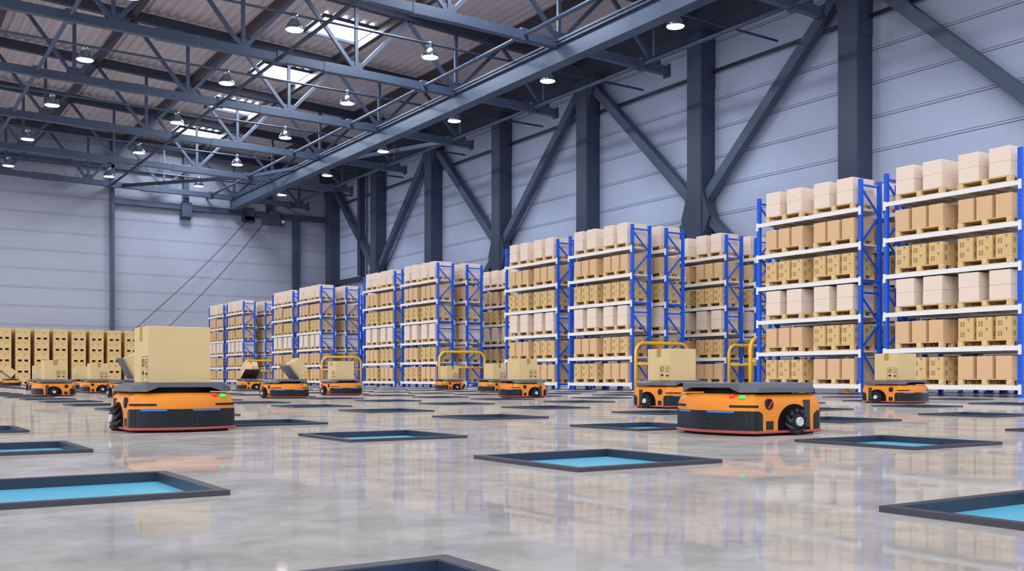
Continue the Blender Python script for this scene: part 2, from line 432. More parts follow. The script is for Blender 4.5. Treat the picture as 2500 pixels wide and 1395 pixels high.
fw('wall_post', MB().box(21.7, 22.1, TW-.18, TF, 13.2, 18.6), steel, 'short steel post crossing the far wall rails', 'post', 'far wall posts')
fw('wall_post', MB().box(28.5, 28.95, TW, TF, 14.1, 16.6), steel_dark, 'short dark steel post above the motor housing on far wall', 'post', 'far wall posts')
fw('wall_post', MB().box(30.8, 31.4, TW, TF, 0, 13.72), steel, 'thick steel post on far wall just left of the corner column', 'post', 'far wall posts')
fw('rail_bracket', MB().box(21.5, 22.3, TW-.35, TF-.36, 13.15, 14.3).box(21.5, 22.3, TF-.37, TF, 13.0, 13.4), steel, 'pale square bracket on the far wall rail under short post', 'bracket', 'rail brackets')
fw('rail_bracket', MB().box(26.55, 27.35, TW-.35, TF-.36, 13.3, 14.3).box(26.5, 27.4, TF-.7, TF, 13.2, 13.65), steel_dark, 'dark square bracket on far wall rail where girder ends', 'bracket', 'rail brackets')
e = empty('door_motor', (28.9, TW-.46, 13.3))
tag(e, 'dark door motor housing with round white light on far wall rail', 'motor')
MB().box(-.9, .9, -.3, .3, -.25, .35).box(-.3, .5, -.3, .3, .35, .9).obj('housing', steel_dark, e, bev=.03)
MB().lathe([(0, -.05), (.14, -.05), (.14, .03), (0, .03)], 16, axis='x').obj('signal_light', hub_m, e).rotation_euler = (0, 0, R(-90))
e.children[-1].location = (.75, -.33, .05)
for q, (p0, p1, b) in enumerate((((26.9, 13.4), (17.9, 4.1), .5), ((28.2, 13.2), (20.5, 4.4), .5))):
    pts = []
    for s in range(13):
        f = s/12*1.35
        bw = math.sin(min(1, f)*math.pi)*b
        pts.append((p0[0]+(p1[0]-p0[0])*f+bw*.45, TW-.1, max(.3, p0[1]+(p1[1]-p0[1])*f+bw*-.15)))
    o = MB().tube(pts, .028, 6).obj('hanging_cable', cable_m)
    tag(o, ['thin dark cable slanting down far wall from the square bracket', 'thin dark cable slanting down far wall from the motor housing'][q], 'cable', 'slanting wall cables')

# ------------------------------------------------------------------ high-bay lamps
lamp = empty('high_bay_lamp', (0, 0, 0))
MB().lathe([(.32, .0), (.33, .03), (.30, .10), (.22, .26), (.14, .36), (.10, .40)], 28, cap=False).obj('reflector', chrome, lamp, fix=False)
MB().lathe([(.10, .38), (.13, .42), (.13, .56), (.09, .62), (0.0, .62)], 20).obj('ballast', chrome, lamp)
MB().lathe([(0, .035), (.2, .03), (.31, .012), (.30, .05)], 28, cap=False).obj('lens', lamp_lens, lamp, fix=False)
MB().tube([(0, 0, .56), (0, 0, .64)], .03, 8).obj('hanger', steel_dark, lamp)
LZ = 14.55
first = True; uu = [2.2, 8.6, 15.0, 21.3, 27.7]; tt = [30.0, 38.9, 47.8, 56.7, 65.6, 74.5]
for b, t in enumerate(tt):
    o = MB().tube([(-6, t, LZ+.84), (33.7, t, LZ+.62)], .055, 8).obj('lamp_rail', steel)
    tag(o, f'thin conduit rail carrying the lamps, {nth(6-b)} from the far wall', 'rail', 'lamp rails')
    for a, u in enumerate(uu):
        p = px(u, t, LZ+.3)
        if not (-30 < p[0] < 2530 and p[1] > -40): continue
        l = lamp if first else copy_tree(lamp); first = False
        l.location = (u, t, LZ+.12-.01*a); l.scale = (1.15, 1.15, 1.1)
        tag(l, f'lit chrome high-bay lamp, {nth(6-b)} row from far wall, {nth(5-a)} lamp from the right', 'lamp', 'high-bay lamps')

# ------------------------------------------------------------------ pallet racking
TOPS = [.258, 1.10, 1.955, 2.86, 3.72, 4.58]; HR = 5.27; BAY = 3.26; DEP = .72
post = MB().box(-.04, .04, -.048, .048, 0, HR).box(-.07, .07, -.07, .07, 0, .012); post_me = post.mesh('upright_post', upright_m)
zz = MB(); zz.bar((0, 0, 5.13), (DEP, 0, 5.13), .03, .05)
for (z0, z1, s) in ((5.08, 4.42, 0), (4.42, 3.70, 1), (3.70, 2.98, 0), (2.44, 1.77, 0), (1.77, 1.12, 1), (1.12, .30, 0)):
    zz.bar((0 if s == 0 else DEP, 0, z0), (DEP if s == 0 else 0, 0, z1), .03, .05)
zz.bar((0, 0, 2.80), (DEP, 0, 2.80), .03, .06); zz.bar((0, 0, 2.50), (DEP, 0, 2.50), .03, .05); zz.bar((0, 0, .2), (DEP, 0, .2), .03, .05)
zz_me = zz.mesh('frame_brace', rack_blue)
bm_ = MB().box(-.065, -.02, -.02, BAY+.02, -.10, 0)
for y0 in (-.045, BAY-.015): bm_.box(-.075, -.045, y0, y0+.06, -.19, .02)
beam_me = bm_.mesh('beam', beam_white)
bm2 = MB().box(.02, .065, -.02, BAY+.02, -.10, 0)
for y0 in (-.045, BAY-.015): bm2.box(.045, .075, y0, y0+.06, -.19, .02)
beam2_me = bm2.mesh('beam', beam_white)
dk = MB().box(-.02, DEP+.02, .06, BAY-.06, -.05, -.004)
for q in range(9): dk.box(-.01, DEP+.01, .25+q*.34, .31+q*.34, -.085, -.05)
deck_me = dk.mesh('shelf_deck', shelf_m)
def piece(name, me, parent, loc):
    o = bpy.data.objects.new(name, me); C.objects.link(o); o.parent = parent; o.location = loc; return o
ROWU = [20.46, 21.89, 24.60, 26.03]; ROWN = ['front-row', 'second-row', 'third-row', 'fourth-row']
racks = []      # (row, n, u, t0)
for r_, u in enumerate(ROWU):
    n = 0
    for p in range(5):
        for q in (0, 1):
            n += 1
            t0 = 11.6+12.537*p+3.99*q
            racks.append((r_, n, u, t0))
# contents -------------------------------------------------------
def marks(mb, w, d, h, dense=True):
    # windows and small glyphs printed on the two visible long sides and the ends
    def quad(face, a0, a1, z0, z1):
        e_ = .0015
        if face == 0: vs = [(-w/2-e_, -a0, z0), (-w/2-e_, -a1, z0), (-w/2-e_, -a1, z1), (-w/2-e_, -a0, z1)]
        elif face == 1: vs = [(a0, -d/2-e_, z0), (a1, -d/2-e_, z0), (a1, -d/2-e_, z1), (a0, -d/2-e_, z1)]
        elif face == 2: vs = [(w/2+e_, a0, z0), (w/2+e_, a1, z0), (w/2+e_, a1, z1), (w/2+e_, a0, z1)]
        else: vs = [(-a0, d/2+e_, z0), (-a1, d/2+e_, z0), (-a1, d/2+e_, z1), (-a0, d/2+e_, z1)]
        mb.add(vs, [(0, 1, 2, 3)], 1)
    for face in range(4):
        half = (d if face in (0, 2) else w)/2
        for zc in ((h*.26, h*.72) if dense else (h*.55,)):
            c0 = -half*.45
            for ax in (-.045, .012):
                for az in (-.05, -.012, .026):
                    quad(face, c0+ax, c0+ax+.036, zc+az, zc+az+.026)
            g = half*.35; zg = zc+h*.17 if dense else zc+h*.22
            quad(face, g-.028, g+.028, zg+.018, zg+.036); quad(face, g-.018, g+.018, zg-.002, zg+.012); quad(face, g-.006, g+.006, zg-.03, zg-.006)
def carton_mesh(name, w, d, h, m, mk=False, dense=True):        # w along u, d along t
    mb = MB(); b = .006
    L = lambda i, z: [(-w/2+i, -d/2+i, z), (w/2-i, -d/2+i, z), (w/2-i, d/2-i, z), (-w/2+i, d/2-i, z)]
    mb.layers([L(b, 0), L(0, b), L(0, h-b), L(b, h)], 0, smooth=False)
    if mk: marks(mb, w, d, h, dense)
    return mb
CM = {'pale': carton_mesh('c', .405, .475, .315, pale_m), 'plain': carton_mesh('c', .395, .355, .495, plain_m), 'printed': carton_mesh('c', .395, .355, .495, print_m, True),
      'floor': carton_mesh('c', .455, .58, .596, print_m, True, False)}
CMAT = {'pale': [pale_m, seam_m], 'plain': [plain_m, ink], 'printed': [print_m, ink], 'floor': [print_m, ink]}
def pallet_mb(w, d):                    # w along t (long side facing out), d along u
    mb = MB(); h = .14
    for y in (-w/2, -.06, w/2-.12):
        for x in (-d/2, -.05, d/2-.1): mb.box(x, x+.1, y, y+.12, .022, h-.035)
    for y in (-w/2, -.06, w/2-.12): mb.box(-d/2, d/2, y, y+.12, h-.035, h-.02)
    for q in range(6): x = -d/2+q*(d-.1)/5; mb.box(x, x+.1, -w/2, w/2, h-.02, h)
    for x in (-d/2, -.05, d/2-.1): mb.box(x, x+.1, -w/2, w/2, 0, .022)
    return mb
PMB = pallet_mb(1.24, .80)
items = []     # dict(kind, loc, label, dims)
SHELFN = ['bottom shelf', 'second shelf', 'third shelf', 'fourth shelf', 'fifth shelf', 'top shelf']
def rackname(r_, n): return f'{nth(n)} {ROWN[r_]} rack from right'
for (r_, n, u, t0) in racks:
    uc = u+DEP/2+.0
    for lv in range(6):
        for s, tc in ((0, t0+.78), (1, t0+2.37)):       # s=0: right-hand pallet, s=1: left-hand
            side = ('right', 'left')[s]
            z = TOPS[lv]
            items.append(dict(k='pallet', loc=(uc-.01, tc, z), dim=(.80, 1.24, .14),
                              lab=f'wooden pallet, {side} half of {SHELFN[lv]}, {rackname(r_, n)}'))
            kind = {5: 'pale', 4: 'plain', 3: 'printed', 2: 'pale', 1: ('printed', 'plain')[s], 0: ('plain', 'printed')[s]}[lv]
            zb_ = z+.14
            if kind == 'pale':
                for cx, fb in ((-.207, 'front'), (.207, 'back')):
                    for cy, lr in ((-.355, 'right'), (.355, 'left')):
                        for cz, ul in ((0, 'lower'), (.317, 'upper')):
                            j = random.uniform(-.006, .006)
                            items.append(dict(k='pale', loc=(uc-.01+cx, tc+cy+j, zb_+cz), dim=(.405, .475, .315),
                                              lab=f'pale pink carton, {ul} {fb} {lr}, {side} pallet, {SHELFN[lv]}, {rackname(r_, n)}'))
            else:
                for cx, fb in ((-.2, 'front'), (.2, 'back')):
                    for cy, lr in ((-.435, 'right'), (0, 'middle'), (.435, 'left')):
                        j = random.uniform(-.008, .008)
                        items.append(dict(k=kind, loc=(uc-.01+cx, tc+cy+j, zb_), dim=(.395, .355, .495),
                                          lab=f"{'plain tan' if kind=='plain' else 'printed tan'} carton, {fb} {lr}, {side} pallet, {SHELFN[lv]}, {rackname(r_, n)}"))
# floor stacks at far left
LAY = ['bottom', 'second', 'middle', 'fourth', 'top']
for k in range(-2, 9):
    uc = 9.64+1.19*k
    for row, tc in ((0, 76.2), (1, 77.5)):
        rn = 'floor stack' if row == 0 else 'rear floor stack'
        for lv in range(5):
            z = .766*lv
            items.append(dict(k='fpallet', loc=(uc, tc, z), dim=(.92, 1.2, .168),
                              lab=f'wooden pallet, {LAY[lv]} layer, {nth(9-k)} {rn} from right by far wall'))
            for cx, lr in ((-.23, 'left'), (.23, 'right')):
                for cy, fb in ((-.295, 'front'), (.295, 'back')):
                    items.append(dict(k='floor', loc=(uc+cx, tc+cy, z+.168), dim=(.455, .58, .596),
                                      lab=f'printed carton, {fb} {lr}, {LAY[lv]} layer, {nth(9-k)} {rn} from right by far wall'))
# which ones show: cast the photo's rays against the cartons and pallets
vs = []; fs = []; own = []
for n, it in enumerate(items):
    x, y, z = it['loc']; a, b, c = it['dim']; o = len(vs)
    vs += [Vector((x+sx*a/2, y+sy*b/2, z+sz*c)) for sz in (0, 1) for sx, sy in ((-1, -1), (1, -1), (1, 1), (-1, 1))]
    for f in ((0, 3, 2, 1), (4, 5, 6, 7), (0, 1, 5, 4), (1, 2, 6, 5), (2, 3, 7, 6), (3, 0, 4, 7)):
        fs.append([o+q for q in f]); own.append(n)
bv = BVHTree.FromPolygons(vs, fs)
hits = [0]*len(items); org = Vector((0, 0, CAMZ))
for yy in range(342, 948, 2):
    for xx in range(0, 2500, 3):
        if xx < 500 and yy < 800: continue
        X = (xx-1250)/F; Z = (HOR-yy)/F
        d = Vector((CC*X+SC, -SC*X+CC, Z))
        h = bv.ray_cast(org, d)
        if h[2] is not None: hits[own[h[2]]] += 1
KN = {'pale': ('pale_carton', 'pale cartons on the racks'), 'plain': ('plain_carton', 'plain cartons on the racks'), 'printed': ('printed_carton', 'printed cartons on the racks'),
      'floor': ('floor_stack_carton', 'cartons in the floor stacks'), 'pallet': ('wooden_pallet', 'pallets on the racks'), 'fpallet': ('stack_pallet', 'pallets in the floor stacks')}
FP = MB()
for x, x1 in ((-.46, -.32), (-.07, .09), (.33, .46)): FP.box(x, x1, -.6, .6, .02, .15)
FP.box(-.46, .46, -.6, .6, .15, .168); FP.box(-.46, .46, -.6, .6, 0, .02)
TM = {'pale': CM['pale'], 'plain': CM['plain'], 'printed': CM['printed'], 'floor': CM['floor'], 'pallet': PMB, 'fpallet': FP}
CMAT['pallet'] = [wood]; CMAT['fpallet'] = [wood]
for kd, (nm, grp) in KN.items():
    me = TM[kd].mesh(nm, CMAT[kd])
    ids = sorted([n for n, it in enumerate(items) if it['k'] == kd], key=lambda n: -hits[n])
    vis = [n for n in ids if hits[n] >= 1][:300]
    for n in vis:
        o = bpy.data.objects.new(nm, me); C.objects.link(o); o.location = items[n]['loc']
        tag(o, items[n]['lab'], 'pallet' if 'pallet' in kd else 'box', grp)
    rest = MB(); T = TM[kd]; vset = set(vis)
    for n in ids:
        if n in vset: continue
        x, y, z = items[n]['loc']; o = len(rest.v)
        rest.v += [(a+x, b+y, c+z) for a, b, c in T.v]; rest.f += [tuple(q+o for q in f) for f in T.f]; rest.m += T.m; rest.sm += T.sm
    if rest.v:
        o = rest.obj(nm+'s_behind', CMAT[kd], fix=False); o['kind'] = 'stuff'
        tag(o, {'pale': 'remaining pale pink cartons hidden deeper in the rear racks', 'plain': 'remaining plain tan cartons hidden deeper in the rear racks', 'printed': 'remaining printed tan cartons hidden deeper in the rear racks',
                'floor': 'remaining printed cartons hidden inside the floor stacks', 'pallet': 'remaining wooden pallets hidden deeper in the rear racks', 'fpallet': 'remaining pallets hidden in the floor stacks'}[kd],
            'pallet' if 'pallet' in kd else 'box')
for (r_, n, u, t0) in racks:
    e = empty('pallet_rack', (u, t0, 0))
    tag(e, f'blue and white pallet rack holding cartons, {rackname(r_, n)} side', 'rack', 'pallet racks')
    for y in (0, BAY):
        for x in (0, DEP): piece('upright_post', post_me, e, (x, y, 0))
        piece('frame_brace', zz_me, e, (0, y, 0))
    for z in TOPS:
        piece('beam', beam_me, e, (0, 0, z)); piece('beam', beam2_me, e, (DEP, 0, z)); piece('shelf_deck', deck_me, e, (0, 0, z))

# ------------------------------------------------------------------ yellow guard hoops
def hoop(t, u0, u1, label):
    e = empty('guard_rail', ((u0+u1)/2, t, 0)); w = (u1-u0)/2; H = 1.52; rr = .32; pts = [(-w, 0, 0.01)]
    for q in range(9): a = math.pi-q/8*math.pi/2; pts.append((-w+rr+rr*math.cos(a), 0, H-rr+rr*math.sin(a)))
    for q in range(9): a = math.pi/2-q/8*math.pi/2; pts.append((w-rr+rr*math.cos(a), 0, H-rr+rr*math.sin(a)))
    pts.append((w, 0, 0.01))
    MB().tube(pts, .052, 14).obj('hoop', yellow_m, e)
    MB().tube([(-w, 0, .86), (w, 0, .86)], .042, 12).obj('cross_bar', yellow_m, e)
    for x in (-w, w): MB().box(x-.1, x+.1, -.1, .1, 0, .015).obj('foot_plate', yellow_m, e)
    tag(e, label, 'guard rail', 'yellow guard rails at the rack ends')
for p, lab in ((1, 'nearest front one, behind the loaded robot'), (2, 'second along the front racks'), (3, 'third along the front racks'), (4, 'farthest along the front racks')):
    hoop(11.6+12.537*p-.26, 20.38, 22.6, f'yellow tubular guard rail, {lab}')
hoop(11.6+12.537-.26, 24.45, 26.7, 'yellow tubular guard rail protecting the rear racks beyond the aisle')
hoop(18.86+.24, 20.38, 22.6, 'yellow tubular guard rail half hidden behind the second rack from right')
hoop(18.86+.24, 24.45, 26.7, 'yellow tubular guard rail glimpsed beneath the shelves of second rack')

# ------------------------------------------------------------------ robots
def outline(off=0.0, n_arc=20):
    pts = []; hx, hy, bul, rc = .40, .345, .115, .05
    Rr = (hx**2+bul**2)/(2*bul)
    def end(sgn):
        out = []
        a0 = math.asin((hx-.035)/Rr)
        for q in range(n_arc+1):
            a = -a0+2*a0*q/n_arc
            x = Rr*math.sin(a); y = -(hy+bul-Rr)-Rr*math.cos(a)
            out.append((x, y))
        return out
    f = end(1)                         # front end, left to right
    ys = f[0][1]
    c = []
    for q in range(1, 6): 
        a = q/6*math.pi/2
        c.append((hx-.035+.035*math.sin(a), ys+.05-.05*math.cos(a)))
    right_side = [(hx, ys+.05+(-ys-.05)*2*q/44) for q in range(45)]
    full = f+c+right_side
    back = [(-x, -y) for x, y in full]
    # full runs front-left -> front-right -> right side; mirrored for the rest
    # missing corner arcs
    poly2 = f+c+right_side+[(x, -y) for x, y in reversed(c)]+[(-x, -y) for x, y in f]+[(-x, -y) for x, y in c]+[(-x, -y) for x, y in right_side]+[(-x, y) for x, y in reversed(c)]
    clean = []
    for p in poly2:
        if not clean or (abs(p[0]-clean[-1][0])+abs(p[1]-clean[-1][1])) > 1e-4: clean.append(p)
    if abs(clean[0][0]-clean[-1][0])+abs(clean[0][1]-clean[-1][1]) < 1e-4: clean.pop()
    if off:
        n = len(clean); res = []
        for k in range(n):
            p, q = Vector(clean[k-1]), Vector(clean[(k+1) % n]); d = (q-p).normalized(); nr = Vector((d.y, -d.x))
            res.append((clean[k][0]+nr.x*off, clean[k][1]+nr.y*off))
        clean = res
    return clean
def at_z(poly, z): return [(x, y, z) for x, y in poly]
def strip(mb, cond, z0, z1, off, th=.006, mi=0, slant=None):
    base = outline(off); inn = outline(off-th); n = len(base)
    ks = [k for k in range(n) if cond(*outline()[k])]
    # order into contiguous run
    s = set(ks); start = [k for k in ks if (k-1) % n not in s]
    for st in start:
        run = [st]
        while (run[-1]+1) % n in s and len(run) < n: run.append((run[-1]+1) % n)
        if len(run) < 2: continue
        loops = []
        for k in run:
            zt_ = z1 if slant is None else slant(outline()[k], z1)
            loops.append([(base[k][0], base[k][1], z0), (base[k][0], base[k][1], zt_), (inn[k][0], inn[k][1], zt_), (inn[k][0], inn[k][1], z0)])
        mb.layers(loops, mi, smooth=False)
    return mb

def build_robot():
    root = empty('sorting_robot')
    mb = MB(); mb.layers([at_z(outline(-o), z) for z, o in ((.036, 0), (.205, 0), (.235, .004), (.262, .014), (.283, .030), (.297, .052), (.303, .08))], 0, smooth=True)
    body = mb.obj('body', orange, root)
    b = body.modifiers.new('es', 'EDGE_SPLIT'); b.split_angle = R(35)
    MB().layers([at_z(outline(-.05), .004), at_z(outline(-.045), .03)], 0, smooth=False).obj('underside', black_matte, root)
    MB().layers([at_z(outline(.006), .018), at_z(outline(.016), .022), at_z(outline(.018), .030), at_z(outline(.008), .038)], 0, smooth=False, cap0=True, cap1=True).obj('bumper', bumper_m, root)
    # end panels
    def round_top(edge, r):
        def f(p, z):
            d = max(0, abs(p[1])-edge)
            return z if d >= r else z-r+math.sqrt(max(0, r*r-(r-d)**2))
        return f
    strip(MB(), lambda x, y: y < -.262, .040, .180, .005, slant=round_top(.262, .062)).obj('front_panel', black, root)
    strip(MB(), lambda x, y: y > .262, .040, .180, .005, slant=round_top(.262, .075)).obj('rear_panel', black, root)
    for a0, a1 in ((-.35, -.14), (.03, .29)):
        strip(MB(), lambda x, y: y < -.3 and a0 <= x <= a1, .166, .178, .008, .008).obj('light_strip', blue_led, root)
    for s in (-1, 1):
        strip(MB(), lambda x, y: y < -.315 and s*x >= .2, .205, .222, .0025, .012).obj('vent_slot', black_matte, root)
    d = MB()
    for x, z in ((.03, .10), (.03, .07), (.075, .10), (.085, .085), (.07, .065)):
        y = -.4635+x*x*.7
        d.box(x-.002, x+.002, y-.003, y+.01, z-.0035, z+.0035)
    d.obj('sensor_dots', tray_m, root)
    # side features
    for s in (-1, 1):
        X = .40
        def sd(mb, y0, y1, z0, z1, p=.004):
            x0, x1 = sorted((s*(X-.01), s*(X+p))); mb.box(x0, x1, y0, y1, z0, z1); return mb
        sd(MB(), .165, .228, .055, .257, .006).obj('side_slot', slot_grey, root, bev=.003)
        sd(MB(), -.235, -.16, .045, .108).obj('side_hatch', black, root, bev=.003)
        MB().lathe([(.0, -.01), (.040, -.01), (.040, .0055), (.034, .006), (.032, .003), (0, .003)], 24, axis='x', c=(s*X, -.204, .229) if s > 0 else (s*X, -.204, .229)).obj('key_socket', black_matte, root)
        # wheel arch
        n = 28; arc = []
        for q in range(n+1):
            a = math.pi*q/n; arc.append((.06+.172*math.cos(a), .085+.143*math.sin(a)))
        poly = [(.06+.172, .020)]+arc+[(.06-.172, .020)]
        ma = MB(); ma.layers([[(s*(X-.02), y, z) for y, z in poly], [(s*(X+.0035), y, z) for y, z in poly]], 0, smooth=False)
        ma.obj('wheel_arch', arch_m, root)
        # wheel with slanted rollers
        cx, cy, cz = s*.405, .055, .1
        w = MB(); w.lathe([(.0, -.042), (.062, -.042), (.066, -.03), (.066, .03), (.062, .042), (.0, .042)], 24, axis='x', c=(cx, cy, cz))
        for q in range(9):
            a = 2*math.pi*q/9; ctr = Vector((cx, cy+.073*math.cos(a), cz+.073*math.sin(a)))
            tang = Vector((0, -math.sin(a), math.cos(a))); ax = (Vector((1, 0, 0))*.78+tang*.62*s).normalized()
            b1 = ax.cross(Vector((0, math.cos(a), math.sin(a)))).normalized(); b2 = ax.cross(b1)
            rings = []
            for h_, r_ in ((-.062, .010), (-.055, .018), (-.03, .0245), (0, .0265), (.03, .0245), (.055, .018), (.062, .010)):
                rings.append([ctr+ax*h_+r_*(math.cos(2*math.pi*k/10)*b1+math.sin(2*math.pi*k/10)*b2) for k in range(10)])
            w.layers(rings, 0, smooth=True)
        wh = w.obj('wheel', rubber, root)
        hb = MB(); prof = [(0, .046), (.012, .050), (.014, .046), (.018, .046), (.020, .052), (.031, .052), (.034, .046), (.034, .030)]
        if s < 0: prof = [(r_, -z) for r_, z in prof]
        hb.lathe([(r_, z+s*.012) for r_, z in prof], 24, axis='x', c=(cx, cy, cz)); hb.obj('hub_cap', hub_m, wh)
    # buttons at the top of the front end, toward the +x corner
    MB().lathe([(0.0, 0), (.026, 0), (.026, .020), (.020, .028), (0, .030)], 18, c=(.22, -.385, .272)).obj('stop_button', red_m, root)
    MB().lathe([(0.0, 0), (.028, 0), (.028, .016), (.020, .026), (0, .028)], 18, c=(.295, -.365, .268)).obj('start_button', green_m, root)
    MB().layers([[(x*.62, y*.62, z) for x, y in outline()] for z in (.302, .345)], 0, smooth=False).obj('lift_column', black_matte, root)
    # tray: level plate with lips at the ends and drooping side wings
    hx, hy, ch = .385, .40, .10
    def prof(x):
        ax = abs(x)
        top = .377 if ax < .29 else .377-.03*(ax-.29)/.095
        bot = .347 if ax < .20 else (.347-.034*(ax-.20)/.09 if ax < .29 else .313)
        return top, bot
    xs = [-.385, -.34, -.29, -.245, -.20, -.1, 0, .1, .20, .245, .29, .34, .385]
    def ylim(x): 
        ax = abs(x); return hy if ax < hx-ch else hy-(ax-(hx-ch))*1.05
    t_ = MB(); grid = []
    for x in xs:
        tp, bt = prof(x); yl = ylim(x)
        lip = .008 if abs(x) < .3 else .002
        grid.append([(x, -yl, bt), (x, -yl, tp+lip-.006), (x, -yl+.012, tp+lip), (x, -yl+.045, tp+lip), (x, -yl+.07, tp), (x, yl-.07, tp), (x, yl-.045, tp+lip), (x, yl-.012, tp+lip), (x, yl, tp+lip-.006), (x, yl, bt)])
    n = 10; vs = [p for g in grid for p in g]; fs = []; ms = []
    for i in range(len(grid)-1):
        for k in range(n):
            fs.append((i*n+k, i*n+(k+1) % n, (i+1)*n+(k+1) % n, (i+1)*n+k)); ms.append(1 if k == n-1 else 0)
    for f, m_ in zip(fs, ms): pass
    o0 = len(t_.v); t_.v += vs; t_.f += fs; t_.m += ms; t_.sm += [False]*len(fs)
    t_.f += [tuple(range(n)), tuple(len(vs)-1-k for k in range(n))]; t_.m += [0, 0]; t_.sm += [False]*2
    t_.obj('tray', [tray_m, tray_shade], root)
    return root

def icons(mb, X, y0, z0, s, sc=1.0, mi=1):
    """2x2 handling-symbol panel on plane x = X (s = outward sign); horizontal coordinate runs to the viewer's right"""
    e_ = .0012*s
    def P(poly): mb.add([(X+e_, y0+s*a*1.6, z0+b*1.1) for a, b in poly], [tuple(range(len(poly)))], mi)
    def Q(a0, a1, b0, b1): P([(a0, b0), (a1, b0), (a1, b1), (a0, b1)])
    W, H, lw = .125, .185, .003
    Q(0, W, 0, lw); Q(0, W, H-lw, H); Q(0, lw, 0, H); Q(W-lw, W, 0, H)
    Q(.008, .056, .093, .095); Q(.068, .118, .093, .095)
    # globe-like fragile mark
    for a, b0, b1 in ((.012, .118, .160), (.018, .110, .168), (.032, .106, .170), (.046, .110, .168), (.053, .118, .160)): Q(a, a+.004, b0, b1)
    Q(.020, .034, .112, .122); Q(.020, .048, .160, .166)
    # cup
    Q(.078, .083, .112, .168); Q(.104, .109, .112, .168); Q(.078, .109, .106, .112); Q(.083, .090, .162, .170); Q(.098, .104, .162, .170); Q(.090, .097, .135, .145)
    # umbrella
    P([(.012, .055), (.052, .055), (.048, .070), (.040, .080), (.030, .084), (.020, .078), (.014, .068)]); Q(.030, .034, .018, .055); Q(.024, .032, .014, .019)
    # hand and hook
    P([(.076, .052), (.110, .050), (.112, .066), (.104, .074), (.090, .068), (.080, .074)]); Q(.078, .082, .026, .046); Q(.098, .102, .030, .048)
def parcel_mb(wx=.48, wy=.46, h=.445):
    mb = MB(); b = .004
    L = lambda i, z: [(-wx/2+i, -wy/2+i, z), (wx/2-i, -wy/2+i, z), (wx/2-i, wy/2-i, z), (-wx/2+i, wy/2-i, z)]
    mb.layers([L(b, 0), L(0, b), L(0, h-b), L(b, h)], 0, smooth=False)
    return mb
def parcel(label, group=None):
    """cardboard box whose taped ends face local -x and +x"""
    wx, wy, h = .48, .46, .445
    mb = parcel_mb(wx, wy, h)
    for s in (-1, 1):
        # tape runs over the top and down each end; icons sit low toward viewer-right
        # viewer's right on the -x face is -y ; on the +x face it is +y
        start = s*(wy/2-.012-.2)
        icons(mb, s*wx/2, start, .006, s, 1.0)
    root = mb.obj('parcel', [carton_m, ink_dark], fix=False)
    tp = MB(); w = .044; yo = 0
    tp.box(-wx/2-.001, wx/2+.001, yo-w, yo+w, h-.001, h+.0012)
    for s in (-1, 1):
        x0, x1 = sorted((s*(wx/2-.001), s*(wx/2+.0014))); tp.box(x0, x1, yo-w, yo+w, h-.115, h+.0012)
    tp.obj('tape', tape_m, root)
    tag(root, label, 'box', group)
    return root
proto_robot = build_robot()
ROT = {'V': 0.0, 'U': -math.pi/2, 'u': math.pi/2}   # front faces -y, -x, +x
robots = [
 # cx px, depth Y, facing, load, label
 (1825, 7.61, 'U', None, 'large orange sorting robot in right foreground with empty grey tray'),
 (420, 8.05, 'V', 'box', 'large orange sorting robot in left foreground carrying a big box'),
 (1640, 14.0, 'V', 'box', 'orange sorting robot half hidden behind the empty foreground robot'),
 (2186, 16.7, 'V', 'box', 'orange sorting robot in front of the two nearest right racks'),
 (694, 20.7, 'V', 'tipU', 'orange sorting robot tipping a box beside the left foreground robot'),
 (832, 24.2, 'V', 'box', 'orange sorting robot standing in front of the third yellow guard rail'),
 (612, 34.5, 'U', 'tipV', 'small orange robot with raised tipped tray showing its brown-shaded underside'),
 (1097, 34.35, 'U', 'box', 'small orange robot in front of the second yellow guard rail'),
 (1209, 29.0, 'U', 'box', 'orange robot just left of and behind the two side by side centre robots'),
 (1275, 21.4, 'U', 'box', 'orange robot at centre, nearer one of two standing side by side'),
 (131, 23.0, 'u', 'box', 'orange robot on left showing its full wheeled side'),
 (100, 33.5, 'V', 'box', 'small orange robot mostly hidden behind the leftmost wheeled robot'),
 (238, 28.1, 'U', 'box', 'orange robot between the leftmost wheeled robot and left foreground robot'),
 (200, 35.5, 'V', 'box', 'small orange robot behind the gap between two left robots'),
 (319, 21.5, 'V', 'tipU', 'orange robot tipping its box behind the left foreground robot'),
 (26, 50.0, 'V', 'tipL', 'tiny far orange robot at left edge tipping its box'),
]
blabel = [None, 'big closed tan box riding on left foreground robot', 'taped tan box with handling symbols on robot near yellow guard rail',
 'tan box with tape and symbols on robot before nearest racks', 'tan box sliding off the raised flap in left middle distance', 'tan box on robot centred inside the third yellow guard rail',
 'small tan box tilted on the raised tray with brown-shaded underside', 'small tan box on robot before second yellow guard rail', 'tan box partly hidden behind the nearer centre box',
 'tan box with tape on nearer of the two centre robots', 'tan taped box on leftmost wheeled robot', 'plain tan box just left of the leftmost wheeled robot box',
 'tan box with symbols on robot left of the big box', 'small plain tan box without visible symbols between two left robots', 'tan box leaning on raised flap behind the big box', 'small tan box sliding off raised flap at left edge']
